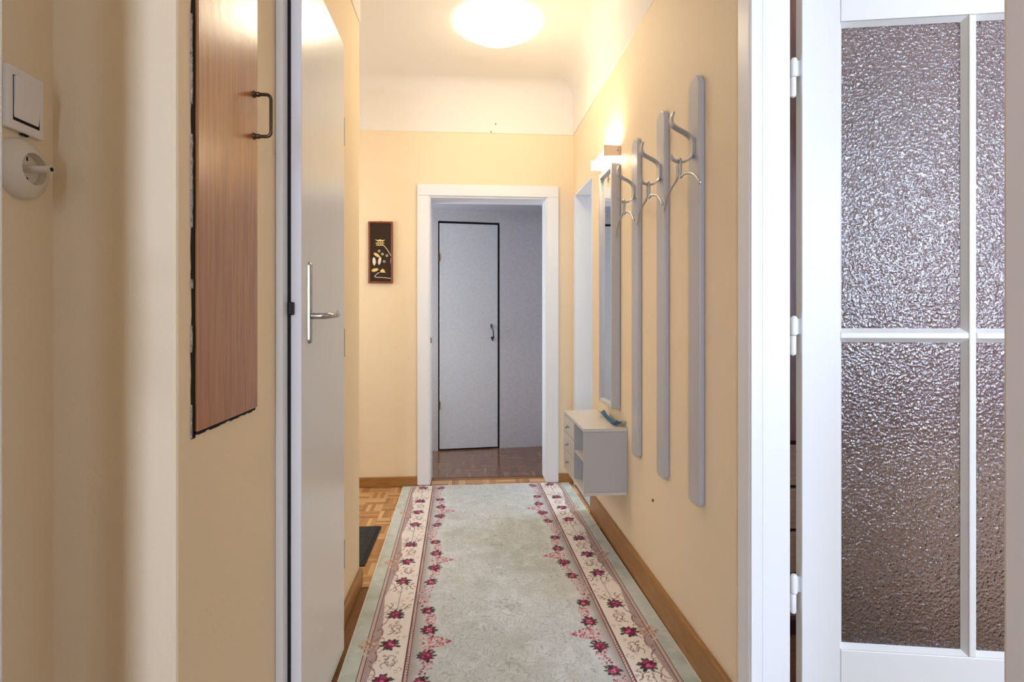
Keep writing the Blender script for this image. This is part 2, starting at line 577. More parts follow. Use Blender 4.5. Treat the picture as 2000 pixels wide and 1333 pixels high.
def block_mesh(cols, seed):
    rnd = random.Random(seed)
    b = MB()
    fw = BS / 5
    for k in range(5):
        c = rnd.choice(cols)
        f = rnd.uniform(0.88, 1.1)
        c = tuple(min(1, q * f) for q in c)
        b.box(k * fw + 0.0004, (k + 1) * fw - 0.0004, 0.0004, BS - 0.0004, -0.004, rnd.uniform(-0.0003, 0.0002), c)
    return b


protos = {}
for key, cols, mm in (('l', WOODS, M['oak']), ('d', DWOOD, M['oakdark'])):
    protos[key] = []
    for s in range(8):
        o = block_mesh(cols, s * 13 + (5 if key == 'd' else 0)).build('parquet_block', mm)
        protos[key].append(o.data)
        bpy.data.objects.remove(o)


def lay(key, x0, x1, y0, y1, seed):
    rnd = random.Random(seed)
    i = 0
    x = x0
    while x < x1 - 0.01:
        j = 0
        y = y0
        while y < y1 - 0.01:
            o = bpy.data.objects.new('parquet_block', rnd.choice(protos[key]))
            C.objects.link(o)
            o.parent = floor
            if (i + j) % 2:
                o.location = (x, y, 0)
            else:
                o.location = (x + BS, y, 0)
                o.rotation_euler = (0, 0, PI / 2)
            y += BS
            j += 1
        x += BS
        i += 1


def lay_n(key, x0, y0, nx, ny, seed):
    lay(key, x0, x0 + nx * BS, y0, y0 + ny * BS, seed)


lay_n('l', XL + 0.003 - 0.575 + 0.06, YF - 12 * BS, 5, 12, 1)      # entrance recess, left of the rug
lay_n('l', XL + 0.06 + 0.003, YF - 16 * BS, 1, 16, 2)              # strip along the rug
lay_n('l', OX0 + 0.010, YF, 6, 1, 3)                               # doorway threshold
lay_n('l', OX0 + 0.010, YF - BS, 8, 1, 4)                          # just before the doorway
lay_n('l', 0.575, YF - 7 * BS, 1, 7, 6)
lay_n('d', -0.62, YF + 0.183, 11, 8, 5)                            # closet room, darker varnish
# the threshold's right-hand remainder
lay_n('l', OX0 + 0.010 + 6 * BS - 0.02, YF, 1, 1, 8)

# ------------------------------------------------------------------ rug with printed roses
RW_, RLY0, RLY1 = 1.10, 0.55, 3.695
PER = 0.645
rng = np.random.default_rng(3)


def vnoise(u, v, seed):
    r = np.random.default_rng(seed).random((64, 64))
    ui, vi = np.floor(u).astype(int), np.floor(v).astype(int)
    fu, fv = u - ui, v - vi
    fu, fv = fu * fu * (3 - 2 * fu), fv * fv * (3 - 2 * fv)
    a, b_ = r[ui % 64, vi % 64], r[(ui + 1) % 64, vi % 64]
    c_, d_ = r[ui % 64, (vi + 1) % 64], r[(ui + 1) % 64, (vi + 1) % 64]
    return (a * (1 - fu) + b_ * fu) * (1 - fv) + (c_ * (1 - fu) + d_ * fu) * fv


def fbm(u, v, seed):
    return (vnoise(u, v, seed) + 0.5 * vnoise(u * 2.1, v * 2.1, seed + 1) + 0.25 * vnoise(u * 4.3, v * 4.3, seed + 2)) / 1.75


xs = np.linspace(0, RW_, 401)
ys = np.concatenate([np.linspace(RLY0, 1.60, 110)[:-1], np.linspace(1.60, RLY1, 640)])
NX, NY = len(xs), len(ys)
Xg, Yg = np.meshgrid(xs, ys)          # shape NY,NX
U = np.minimum(Xg, RW_ - Xg)
SM = 3.205                            # a medallion
sp = (Yg - SM + PER / 2) % PER - PER / 2     # signed distance to the nearest medallion
A = np.abs(sp)


def L3(c):
    return np.array(lin(c))


col = np.zeros((NY, NX, 3))


def put(mask, c):
    col[mask] = L3(c) if not isinstance(c, np.ndarray) else c


def blend(w, c):
    w = np.clip(w, 0, 1)[..., None]
    col[:] = col * (1 - w) + L3(c) * w


# field
col[:] = L3((203, 208, 208))
n1 = fbm(Xg * 9, Yg * 9, 11)
blend((n1 - 0.42) * 2.4, (186, 192, 188))
blend((fbm(Xg * 22, Yg * 22, 15) - 0.5) * 2.2, (220, 225, 228))
blend((fbm(Xg * 5 + 3, Yg * 5, 19) - 0.5) * 1.2, (204, 202, 190))
# fine engraved scrolls in the field: symmetric contour lines
XC = np.abs(Xg - RW_ / 2)
q = fbm(XC * 9 + 5, A * 11 + 2, 31) * 5 + 0.5 * fbm(Xg * 14, Yg * 14, 33)
ln = np.abs((q * 3.2) % 1 - 0.5)
blend(np.where(U > 0.30, (0.15 - ln) / 0.15 * 0.5, 0), (120, 126, 126))
q2 = fbm(XC * 16 + 1, A * 18 + 7, 41) * 6
ln2 = np.abs((q2 * 2.0) % 1 - 0.5)
blend(np.where(U > 0.29, (0.13 - ln2) / 0.13 * 0.42, 0), (132, 138, 138))
# outer plain band
ob = U < 0.055
put(ob, (198, 205, 197))
blend(np.where(ob, (fbm(Xg * 16, Yg * 16, 51) - 0.4) * 2.2, 0), (176, 186, 172))
blend(np.where(ob, (fbm(Xg * 34, Yg * 34, 55) - 0.5) * 2.0, 0), (212, 216, 212))
# taupe strip inside the inner line, fading to the field
tw = np.where((U > 0.205) & (U < 0.245), 1 - (U - 0.205) / 0.04, 0)
blend(tw * 0.9, (160, 144, 144))
# cream band
cb = (U >= 0.055) & (U <= 0.205)
put(cb, (234, 224, 217))
blend(np.where(cb, (fbm(Xg * 8, Yg * 8, 61) - 0.45) * 1.6, 0), (238, 229, 222))
sc = 0.066 + 0.006 + 0.024 * np.abs(np.sin(PI * (sp / PER + 0.5)))
hz = (U > 0.066) & (U < sc)
put(hz, (186, 166, 162))
blend(np.where(hz & (((U * 1.0 + sp * np.sign(sp)) * 170) % 1 < 0.45), 0.5, 0), (142, 118, 118))
# line pairs
for u0 in (0.0525, 0.066):
    put(np.abs(U - u0) < 0.0021, (74, 44, 50))
put((U > 0.0548) & (U < 0.0638), (206, 180, 170))
for u0 in (0.1935, 0.2065):
    put(np.abs(U - u0) < 0.0021, (96, 60, 62))
rp = (U > 0.1957) & (U < 0.2043)
put(rp, (220, 192, 178))
put(rp & (((U + Yg) * 75) % 1 < 0.34), (128, 88, 86))


def stamp(u, s, r, c, w=1.0):
    """colour a small round spot at offset u from the edge and s from every medallion, on both borders"""
    for sgn in (1,):
        d2 = (U - u) ** 2 + (sp - s) ** 2
        m = d2 < r * r
        if w >= 1:
            col[m] = L3(c)
        else:
            col[m] = col[m] * (1 - w) + L3(c) * w


FR = []   # restrict stamping to a window for speed


class Win:
    """fast stamper over the periodic pattern: works on one period tile, then is laid over the rug"""

    def __init__(self):
        self.du, self.ds = 0.0016, 0.0016
        self.nu, self.ns = int(0.40 / self.du), int(round(PER / self.ds))
        self.rgb = np.zeros((self.ns, self.nu, 3))
        self.al = np.zeros((self.ns, self.nu))

    def spot(self, u, s, r, c, w=1.0, r2=None, rot=0.0):
        r2 = r2 or r
        R_ = max(r, r2)
        i0, i1 = int((s + PER / 2 - R_) / self.ds) - 1, int((s + PER / 2 + R_) / self.ds) + 2
        j0, j1 = max(0, int((u - R_) / self.du) - 1), min(self.nu, int((u + R_) / self.du) + 2)
        ii, jj = np.arange(i0, i1), np.arange(j0, j1)
        S_, U_ = np.meshgrid(ii * self.ds - PER / 2 - s, jj * self.du - u, indexing='ij')
        ca, sa = math.cos(rot), math.sin(rot)
        e = ((U_ * ca + S_ * sa) / r) ** 2 + ((-U_ * sa + S_ * ca) / r2) ** 2
        m = e < 1
        I, J = np.meshgrid(ii % self.ns, jj, indexing='ij')
        I, J = I[m], J[m]
        al = self.al[I, J][:, None]
        self.rgb[I, J] = self.rgb[I, J] * (1 - w) + L3(c) * w if w < 1 else L3(c)
        self.al[I, J] = np.maximum(self.al[I, J], w)

    def curve(self, pts, r, c, n=14, mirror=False):
        P = smooth_path([(a, b_, 0) for a, b_ in pts], n)
        for k in range(len(P) - 1):
            for t in (0, 0.33, 0.66):
                u = P[k][0] * (1 - t) + P[k + 1][0] * t
                s = P[k][1] * (1 - t) + P[k + 1][1] * t
                self.spot(u, s, r, c)
                if mirror:
                    self.spot(u, -s, r, c)

    def rose(self, u, s, k, rnd):
        greens = [(44, 66, 54), (58, 84, 66), (36, 52, 46), (74, 98, 78)]
        for a in range(11):
            an = a * 2 * PI / 11 + rnd.uniform(-0.2, 0.2)
            rr = k * rnd.uniform(0.018, 0.027)
            if math.cos(an) > 0:
                rr *= 1.18
            self.spot(u + rr * math.cos(an), s + rr * math.sin(an), k * 0.0105, rnd.choice(greens), 1, k * 0.0062, an)
        self.spot(u, s, k * 0.0225, (112, 24, 56))
        for a in range(9):
            an = a * 2 * PI / 9 + rnd.uniform(-0.3, 0.3)
            self.spot(u + k * 0.0165 * math.cos(an), s + k * 0.0165 * math.sin(an), k * 0.0072, rnd.choice([(146, 36, 76), (96, 16, 44), (172, 58, 100), (124, 26, 60)]))
        for a in range(7):
            an = rnd.uniform(0, 2 * PI)
            rr = k * rnd.uniform(0, 0.013)
            self.spot(u + rr * math.cos(an), s + rr * math.sin(an), k * 0.0048, rnd.choice([(206, 104, 146), (184, 70, 112), (222, 140, 172), (126, 24, 60)]))


rnd = random.Random(4)
tile = Win()
BR, TP, GN = (132, 104, 92), (168, 138, 122), (92, 104, 88)
# acanthus medallion over the outer line
for k in range(70):
    s = rnd.gauss(0, 0.026)
    u = 0.062 + rnd.uniform(-0.030, 0.042) * (1 - min(1, abs(s) / 0.08))
    tile.spot(u, s, rnd.uniform(0.003, 0.006), rnd.choice([(206, 168, 148), (188, 146, 126), (222, 190, 172), (160, 118, 102), (214, 178, 160)]), 1, 0.0035, rnd.uniform(0, 3))
tile.spot(0.032, 0, 0.008, (204, 160, 138))
for s_ in (-1, 1):
    tile.curve([(0.062, 0.010 * s_), (0.085, 0.035 * s_), (0.098, 0.070 * s_), (0.088, 0.100 * s_), (0.075, 0.085 * s_)], 0.0022, (140, 104, 94))
    tile.curve([(0.070, 0.020 * s_), (0.098, 0.045 * s_), (0.108, 0.030 * s_)], 0.002, TP)
    tile.curve([(0.078, 0.11 * s_), (0.098, 0.135 * s_), (0.104, 0.165 * s_), (0.090, 0.180 * s_)], 0.002, BR)
    tile.curve([(0.085, 0.205 * s_), (0.100, 0.225 * s_), (0.096, 0.255 * s_), (0.080, 0.262 * s_)], 0.002, TP)
    # scrolls between the roses of the cream band
    tile.curve([(0.118, 0.060 * s_), (0.135, 0.075 * s_), (0.128, 0.098 * s_), (0.145, 0.120 * s_), (0.160, 0.105 * s_), (0.152, 0.090 * s_)], 0.0021, BR)
    tile.curve([(0.140, 0.062 * s_), (0.158, 0.072 * s_), (0.150, 0.090 * s_)], 0.0019, TP)
    tile.curve([(0.122, 0.130 * s_), (0.114, 0.112 * s_), (0.126, 0.100 * s_)], 0.0019, TP)
    for k in range(5):
        tile.spot(0.138 + rnd.uniform(-0.022, 0.022), s_ * (0.093 + rnd.uniform(-0.03, 0.03)), 0.0045, rnd.choice([GN, (140, 120, 106), (110, 92, 84)]), 1, 0.0025, rnd.uniform(0, 3))
    # stem and flourishes in the wide gap
    tile.curve([(0.130, 0.225 * s_), (0.132, 0.275 * s_), (0.132, 0.322 * s_)], 0.0016, (120, 112, 96))
    tile.curve([(0.138, 0.225 * s_), (0.160, 0.232 * s_), (0.168, 0.252 * s_), (0.180, 0.262 * s_)], 0.0022, BR)
    tile.curve([(0.122, 0.225 * s_), (0.105, 0.238 * s_), (0.112, 0.262 * s_), (0.100, 0.275 * s_)], 0.0022, BR)
    tile.curve([(0.145, 0.245 * s_), (0.155, 0.262 * s_), (0.146, 0.268 * s_)], 0.0018, TP)
    for k in range(3):
        tile.spot(0.15 + rnd.uniform(-0.03, 0.02), s_ * (0.235 + rnd.uniform(-0.01, 0.02)), 0.004, GN, 1, 0.0024, rnd.uniform(0, 3))
for s_ in (-1, 1):
    for k in range(26):                   # filigree curls scattered through the band
        uc, s0 = rnd.uniform(0.075, 0.182), s_ * rnd.uniform(0.03, 0.31)
        if min(abs(abs(s0) - q) for q in (0.0, 0.19)) < 0.03 and abs(uc - 0.13) < 0.03:
            continue
        a0, rr = rnd.uniform(0, 6.28), rnd.uniform(0.006, 0.011)
        tile.curve([(uc + rr * (1 - 0.14 * q) * math.cos(a0 + q * 0.9), s0 + rr * (1 - 0.14 * q) * math.sin(a0 + q * 0.9)) for q in range(5)], 0.0014, rnd.choice([(172, 146, 134), (190, 164, 150), (150, 122, 112)]), n=4)
# pink garland along the inner roses
for k in range(330):
    s = rnd.uniform(-PER / 2, PER / 2)
    uc = 0.250 + 0.012 * math.cos(2 * PI * s / PER) - 0.010 * math.cos(4 * PI * s / PER)
    u = uc + rnd.uniform(-0.022, 0.022)
    tile.spot(u, s, rnd.uniform(0.0028, 0.005), rnd.choice([(214, 168, 172), (198, 140, 150), (226, 190, 190), (168, 96, 112), (126, 56, 78), (206, 156, 160)]))
for k in range(170):                      # pointed medallion into the field
    t = rnd.random()
    u = 0.262 + 0.075 * t
    s = rnd.choice((-1, 1)) * (0.042 * (1 - t) ** 0.8) * rnd.uniform(0.55, 1.1) if k % 3 else rnd.uniform(-0.04, 0.04) * (1 - t)
    tile.spot(u, s, rnd.uniform(0.0026, 0.0045), rnd.choice([(220, 176, 178), (196, 128, 140), (160, 84, 102), (228, 196, 194), (136, 60, 80)]))
tile.spot(0.334, 0, 0.010, (214, 168, 172))
tile.spot(0.332, 0, 0.0068, (150, 66, 86))
for s in (0, 0.19, -0.19):
    tile.rose(0.130, s, 1.0, rnd)
for s in (0.0775, -0.0775):
    tile.rose(0.258, s, 0.95, rnd)
for s in (0.2075, -0.2075):
    tile.rose(0.247, s, 0.82, rnd)
ti = np.clip(((sp + PER / 2) / tile.ds).astype(int), 0, tile.ns - 1)
tj = (U / tile.du).astype(int)
okm = tj < tile.nu
tj = np.minimum(tj, tile.nu - 1)
al = (tile.al[ti, tj] * okm)[..., None]
col[:] = col * (1 - al) + tile.rgb[ti, tj] * al
# woven grain
col *= (1 + 0.05 * (rng.random((NY, NX)) - 0.5))[..., None]

rt = 0.009
PX = Xg - RW_ / 2
V = np.stack([PX, Yg - RLY1, np.full_like(PX, rt)], -1).reshape(-1, 3)
idx = np.arange(NX * NY).reshape(NY, NX)
Q = np.stack([idx[:-1, :-1], idx[:-1, 1:], idx[1:, 1:], idx[1:, :-1]], -1).reshape(-1, 4)
me = bpy.data.meshes.new('pile')
me.vertices.add(len(V))
me.vertices.foreach_set('co', V.ravel())
me.loops.add(Q.size)
me.loops.foreach_set('vertex_index', Q.ravel())
me.polygons.add(len(Q))
me.polygons.foreach_set('loop_start', np.arange(0, Q.size, 4))
me.polygons.foreach_set('loop_total', np.full(len(Q), 4))
me.update()
ca_ = me.color_attributes.new('Col', 'FLOAT_COLOR', 'POINT')
ca_.data.foreach_set('color', np.concatenate([col.reshape(-1, 3), np.ones((len(V), 1))], 1).ravel())
me.materials.append(M['rug'])
rugt = thing('runner_rug', 'pale green-grey runner rug with printed rose borders', 'rug', (0.105, RLY1, 0), 0.021)
pile = bpy.data.objects.new('pile', me)
C.objects.link(pile)
pile.parent = rugt
bd = MB()
L_ = RLY1 - RLY0
hw = RW_ / 2
for x0, x1, y0, y1 in ((-hw - 0.004, -hw, -L_ - 0.004, 0.004), (hw, hw + 0.004, -L_ - 0.004, 0.004), (-hw, hw, 0, 0.004), (-hw, hw, -L_ - 0.004, -L_)):
    bd.box(x0, x1, y0, y1, 0.0005, rt + 0.001)
bd.box(-hw, hw, -L_, 0, 0.0005, rt - 0.002)
bd.build('binding', M['rugedge'], rugt)

# door mat
dm = thing('door_mat', 'dark charcoal door mat lying on parquet in the entrance recess', 'door mat', (-0.478, 2.533, 0.0006))
MB().box(-0.62, -0.018, 0.018, 0.455, 0.0, 0.009).build('pile', M['mat'], dm)
bb_ = MB()
bb_.box(-0.64, 0, 0, 0.018, 0, 0.006).box(-0.64, 0, 0.455, 0.473, 0, 0.006).box(-0.64, -0.62, 0.018, 0.455, 0, 0.006).box(-0.018, 0, 0.018, 0.455, 0, 0.006)
bb_.build('border', M['rubber'], dm)

# ------------------------------------------------------------------ left: wooden hatch
ht = thing('wall_hatch', 'brown veneered hatch panel set in the left wall', 'hatch', (XL, 0.976, 0.922))
# local: x out of wall, y along wall, z up
HH = 1.35
MB().box(-0.012, 0.006, 0.004, 0.268, 0.004, HH).build('panel', M['hatch'], ht, bevel=0.002)
rnd = random.Random(11)
pl, k = [], 0
z = -0.006
edge = []
while z < HH:
    edge.append((rnd.uniform(-0.0105, -0.006), z))
    z += rnd.uniform(0.012, 0.04)
gv = [(0.0015, 0.004, -0.004)]
b = MB()
for i in range(len(edge) - 1):
    (y0, z0), (y1, z1) = edge[i], edge[i + 1]
    b.add([(0.0012, y0, z0), (0.0012, 0.005, z0), (0.0012, 0.005, z1), (0.0012, y1, z1), (-0.004, y0, z0), (-0.004, 0.005, z0), (-0.004, 0.005, z1), (-0.004, y1, z1)],
          [(0, 1, 2, 3), (4, 5, 6, 7), (0, 4, 7, 3), (1, 2, 6, 5)])
y = 0.0
while y < 0.262:
    s_ = rnd.uniform(0.01, 0.03)
    b.box(-0.004, 0.0012, y, min(y + s_, 0.268), -rnd.uniform(0.0008, 0.0035), 0.006)
    y += s_
b.build('edge_gap', M['dark'], ht)
z = -0.004
while z < HH - 0.05:
    hgt = rnd.uniform(0.012, 0.06)
    if rnd.random() < 0.62:
        b = MB()
        n = 6
        w0 = rnd.uniform(0.003, 0.006)
        y0 = -0.0102
        pts = []
        for t in range(n + 1):
            pts.append((y0 + w0 * rnd.uniform(0.5, 1.1), z + hgt * t / n))
        rings = [[(0.0022, y0, q[1]), (0.0022, q[0], q[1]), (0.0, q[0], q[1]), (0.0, y0, q[1])] for q in pts]
        b.loops(rings).build('plaster_chip', M['plaster'], ht)
    z += hgt
y_ = 0.246
hp = [(0.006, y_, 0.588), (0.032, y_, 0.588)] + [(0.032 + 0.010 * math.sin(a), y_, 0.598 - 0.010 * math.cos(a)) for a in (0.4, 0.8, 1.2, 1.57)] + \
     [(0.042, y_, 0.668)] + [(0.032 + 0.010 * math.cos(a), y_, 0.668 + 0.010 * math.sin(a)) for a in (0.4, 0.8, 1.2, 1.57)] + [(0.006, y_, 0.678)]
hd = MB().tube(hp, 0.0036, 10).build('handle', M['bronze'], ht, smooth=True)
hd['label'] = 'dark bronze bow handle'
for z in (0.588, 0.678):
    MB().lathe([(0.0075, 0), (0.0075, 0.002), (0.005, 0.005), (0.0055, 0.011), (0.004, 0.013)], 14, 'x', (0.006, y_, z)).build('rosette', M['bronze'], hd, smooth=True)

# ------------------------------------------------------------------ left: narrow white door
nd = thing('door_3', 'narrow white lacquered door with chrome lever on left wall', 'door', (XL, 1.407, 0), kind='structure')
# local: x out of wall, y away from camera
MB().box(0.0, 0.018, -0.040, 0.03, 0.0, 2.05).build('casing', M['white'], nd, bevel=0.003)
MB().box(0.0, 0.018, 0.43, 0.50, 0.0, 2.05).build('casing', M['white'], nd, bevel=0.003)
MB().box(0.0, 0.018, 0.03, 0.43, 2.012, 2.05).build('casing', M['white'], nd, bevel=0.003)
MB().box(0.018, 0.0235, -0.004, 0.008, 0.02, 2.02).build('seal', M['dark'], nd)
lf = MB().box(0.0235, 0.050, 0.0, 0.466, 0.020, 2.030).build('leaf', M['lacquer'], nd, bevel=0.003)
MB().box(0.020, 0.0345, -0.010, 0.0, 1.128, 1.160).build('latch_stop', M['black'], nd, bevel=0.003)
pl_ = []
for k in range(13):
    a = PI * k / 12
    pl_.append((0.0, 0.011 * math.cos(a), 0.084 + 0.011 * math.sin(a)))
poly = [(q[1], q[2] + 0.011) for q in pl_] + [(-q[1], -q[2] - 0.0125) for q in pl_]
b = MB()
b.loops([[(0.050, 0.064 + a, 1.161 + c) for a, c in poly], [(0.0545, 0.064 + a * 0.95, 1.161 + c * 0.99) for a, c in poly], [(0.057, 0.064 + a * 0.62, 1.161 + c * 0.96) for a, c in poly]])
pt = b.build('handle_plate', M['chrome'], nd, smooth=True)
lv = smooth_path([(0.050, 0.066, 1.126), (0.085, 0.068, 1.126), (0.098, 0.080, 1.127), (0.103, 0.110, 1.128), (0.102, 0.150, 1.128), (0.098, 0.180, 1.131), (0.092, 0.200, 1.139)], 6)
nl = len(lv)
b = MB().tube(lv, [0.0085 - 0.0045 * (i / (nl - 1)) ** 2 for i in range(nl)], 14)
lvo = b.build('lever', M['chrome'], pt, smooth=True)
for z in (0.334, 1.038, 1.743):
    b = MB().lathe([(0.005, 0), (0.005, 0.046), (0.0042, 0.047), (0.005, 0.048), (0.005, 0.094)], 12, 'z', (0.0465, 0.470, z - 0.047))
    b.build('hinge', M['alu'], nd, smooth=True)

# ------------------------------------------------------------------ left: switches
sw = thing('light_switch', 'square white rocker light switch above the round rotary switch', 'light switch', (-0.657, 0.860, 1.435))
MB().box(0, 0.008, -0.034, 0.034, -0.045, 0.045).build('cover_frame', M['switch'], sw, bevel=0.0025)
o = MB().prism([(-0.026, -0.0)], 0, 0) if False else None
b = MB()
b.add([(0.008, -0.023, -0.031), (0.008, 0.023, -0.031), (0.0135, 0.023, 0.031), (0.0135, -0.023, 0.031),
       (0.004, -0.023, -0.031), (0.004, 0.023, -0.031), (0.004, 0.023, 0.031), (0.004, -0.023, 0.031)],
      [(0, 1, 2, 3), (4, 5, 6, 7), (0, 1, 5, 4), (1, 2, 6, 5), (2, 3, 7, 6), (3, 0, 4, 7)])
b.build('rocker', M['switch'], sw, bevel=0.001)
MB().box(0.0060, 0.0083, -0.0242, 0.0242, -0.0322, 0.0322).build('rocker_gap', M['dark'], sw)
MB().box(0.001, 0.005, -0.004, 0.008, -0.0475, -0.044).build('release_slot', M['dark'], sw)
rs = thing('rotary_switch', 'round ivory rotary switch below the square rocker switch', 'light switch', (-0.657, 0.858, 1.338))
MB().lathe([(0.044, 0), (0.044, 0.006), (0.040, 0.012), (0.028, 0.019), (0.0232, 0.021), (0.0222, 0.009)], 40, 'x').build('cover', M['bakelite'], rs, smooth=True)
dsk = MB().lathe([(0.0218, 0.0), (0.0218, 0.0100)], 32, 'x').build('dial', M['bakelite'], rs, smooth=True)
for z in (0.012, -0.018):
    MB().box(0.0099, 0.0106, -0.0012, 0.0012, z, z + 0.006).build('mark', M['dark'], dsk)
kb = MB()
kb.loops([[(0.0095, 0.012 * c, 0.006 * s_) for c, s_ in [(math.cos(2 * PI * k / 16), math.sin(2 * PI * k / 16)) for k in range(16)]],
          [(0.030, 0.0065 * c, 0.0050 * s_) for c, s_ in [(math.cos(2 * PI * k / 16), math.sin(2 * PI * k / 16)) for k in range(16)]],
          [(0.044, 0.0056 * c, 0.0056 * s_) for c, s_ in [(math.cos(2 * PI * k / 16), math.sin(2 * PI * k / 16)) for k in range(16)]]])
kbo = kb.build('knob', M['bakelite'], rs, smooth=True)
MB().lathe([(0.0032, 0.0), (0.0032, 0.001)], 12, 'x', (0.0438, 0, 0)).build('knob_hole', M['dark'], kbo)

# left edge: open white door leaf with lever
a_ = math.atan2(0.670 + 0.156, -0.53 + 0.595)
od = thing('door_4', 'white door leaf standing open at the left edge of view', 'door', (-0.595, -0.156, 0), a_, kind='structure')
MB().box(0, 0.828, 0.0, 0.036, 0.012, 2.02).build('leaf', M['white'], od, bevel=0.003)
b = MB()
pth = smooth_path([(0.772, -0.002, 1.136), (0.772, -0.028, 1.136), (0.766, -0.040, 1.136), (0.740, -0.045, 1.136), (0.69, -0.045, 1.135), (0.655, -0.042, 1.134)], 5)
lvb = MB().tube(pth, [0.0085] * len(pth), 14).build('lever', M['chrome'], od, smooth=True)
MB().box(0.758, 0.786, -0.004, 0.0, 1.03, 1.20).build('handle_plate', M['chrome'], od, bevel=0.002)
for z in (0.25, 1.75):
    MB().lathe([(0.007, 0), (0.007, 0.09)], 12, 'z', (0.0, 0.004, z)).build('hinge', M['white'], od, smooth=True)

# ------------------------------------------------------------------ picture on the end wall
pc = thing('wall_picture', 'tall dark framed inlay picture with pagoda and flowers on end wall', 'picture', (-0.5955, YF, 1.3515))
# local x right, z up, front at negative y
PW, PH = 0.160, 0.408
b = MB()
fw = 0.0125
for x0, x1, z0, z1 in ((-PW / 2, -PW / 2 + fw, 0, PH), (PW / 2 - fw, PW / 2, 0, PH)):
    MB().box(x0, x1, -0.020, 0, z0, z1).build('frame_bar', M['frame'], pc, bevel=0.003)
for z0 in (0, PH - fw):
    MB().box(-PW / 2 + fw, PW / 2 - fw, -0.020, 0, z0, z0 + fw).build('frame_bar', M['frame'], pc, bevel=0.003)
MB().box(-PW / 2 + fw, PW / 2 - fw, -0.010, -0.002, fw, PH - fw).build('board', M['board'], pc)
MB().lathe([(0.004, 0), (0.004, 0.006)], 10, 'y', (0, -0.008, PH + 0.003)).build('hanger', M['alu'], pc)


def PZ(px, py):
    # crop pixel (889x1333 crop of 100x150 px) to local board coordinates
    return ((px - 398) / 8.89 * 0.1605 / 48.0, (1193 - py) / 8.887 * 0.408 / 121.5)


yf = (-0.0116, -0.0098)
pg = MB()
roof = [PZ(*q) for q in [(298, 425), (330, 437), (360, 435), (388, 424), (416, 435), (446, 437), (474, 428), (448, 458), (420, 456), (388, 460), (354, 456), (324, 452)]]
pg.prism(roof, *yf)
for z0, z1, x0, x1 in ((482, 498, 312, 460), (518, 534, 318, 454)):
    a0, a1 = PZ(x0, z1), PZ(x1, z0)
    pg.box(a0[0], a1[0], yf[0], yf[1], a0[1], a1[1])
for x in (350, 386, 420):
    a0, a1 = PZ(x, 520), PZ(x + 12, 456)
    pg.box(a0[0], a1[0], yf[0], yf[1], a0[1], a1[1])
pg.build('inlay_pagoda', M['straw'], pc)


def stroke(pts, w):
    s_ = MB()
    P = [PZ(*q) for q in pts]
    for i in range(len(P) - 1):
        (x0, z0), (x1, z1) = P[i], P[i + 1]
        dx, dz = x1 - x0, z1 - z0
        l = math.hypot(dx, dz)
        nx, nz = -dz / l * w / 2, dx / l * w / 2
        s_.prism([(x0 + nx, z0 + nz), (x1 + nx, z1 + nz), (x1 - nx, z1 - nz), (x0 - nx, z0 - nz)], *yf)
    return s_


stroke([(450, 530), (510, 600), (552, 672), (580, 722)], 0.004).build('inlay_stroke', M['shell'], pc)
stroke([(578, 745), (572, 800), (576, 850)], 0.004).build('inlay_stroke', M['shell'], pc)
stroke([(372, 1005), (325, 1035), (290, 1080), (330, 1090), (440, 1092), (510, 1100), (575, 1108)], 0.0035).build('inlay_stroke', M['shell'], pc)
stroke([(385, 725), (330, 820), (285, 900)], 0.002).build('inlay_stroke', M['frame'], pc)


def ell(cx, cz, a, b_, rot, m, name):
    e = []
    for k in range(18):
        t = 2 * PI * k / 18
        x, z = a * math.cos(t), b_ * math.sin(t)
        X_, Z_ = cx + x * math.cos(rot) - z * math.sin(rot), cz + x * math.sin(rot) + z * math.cos(rot)
        e.append(PZ(X_, Z_))
    MB().prism(e, *yf).build(name, m, pc)


for cx, cz, a, b_, rot, m in [(330, 700, 62, 26, 0.6, 'straw'), (285, 812, 72, 28, 1.5, 'shell'), (380, 800, 72, 25, 1.75, 'shell'), (298, 962, 62, 28, -0.25, 'straw')]:
    ell(cx, cz, a, b_, rot, M[m], 'inlay_leaf')
for cx, cz in [(370, 630), (428, 682), (505, 708), (460, 812)]:
    fl = MB()
    P0 = PZ(cx, cz)
    for k in range(6):
        t = 2 * PI * k / 6
        x, z = P0[0] + 0.0062 * math.cos(t), P0[1] + 0.0062 * math.sin(t)
        fl.prism([(x + 0.0028 * math.cos(u), z + 0.0028 * math.sin(u)) for u in [2 * PI * j / 8 for j in range(8)]], *yf)
    fl.build('inlay_flower', M['shell'], pc)
MB().prism([PZ(*q) for q in [(378, 1002), (400, 985), (384, 970), (412, 955), (430, 935), (450, 955), (470, 965), (465, 985), (486, 1008), (430, 1005)]], *yf).build('inlay_roof', M['straw'], pc)

# ------------------------------------------------------------------ right: side doorway with casing and open leaf
sd = thing('door_5', 'white frame and open white leaf of the far right doorway', 'door', RW(3.72, 0, 0), RA, kind='structure')
MB().box(D2b - 0.006, D2b + 0.022, 0.0, 0.006, 0, D2z).build('casing', M['white'], sd, bevel=0.001)
MB().box(D2b - 0.010, D2b, -0.16, 0.0, 0, D2z).build('jamb', M['white'], sd, bevel=0.001)
MB().box(D2a, D2a + 0.010, -T - 0.01, 0.002, 0, D2z).build('jamb', M['white'], sd, bevel=0.001)
MB().box(D2a + 0.010, D2b - 0.010, -T - 0.01, 0.0, D2z - 0.012, D2z).build('lintel', M['white'], sd, bevel=0.001)
MB().box(D2b - 0.055, D2b - 0.018, -0.78, -0.165, 0.01, D2z - 0.02).build('leaf', M['white'], sd, bevel=0.002)
for z in (0.32, 1.05, 1.72):
    MB().lathe([(0.006, 0), (0.006, 0.09)], 12, 'z', (D2b - 0.018, -0.150, z)).build('hinge', M['alu'], sd, smooth=True)

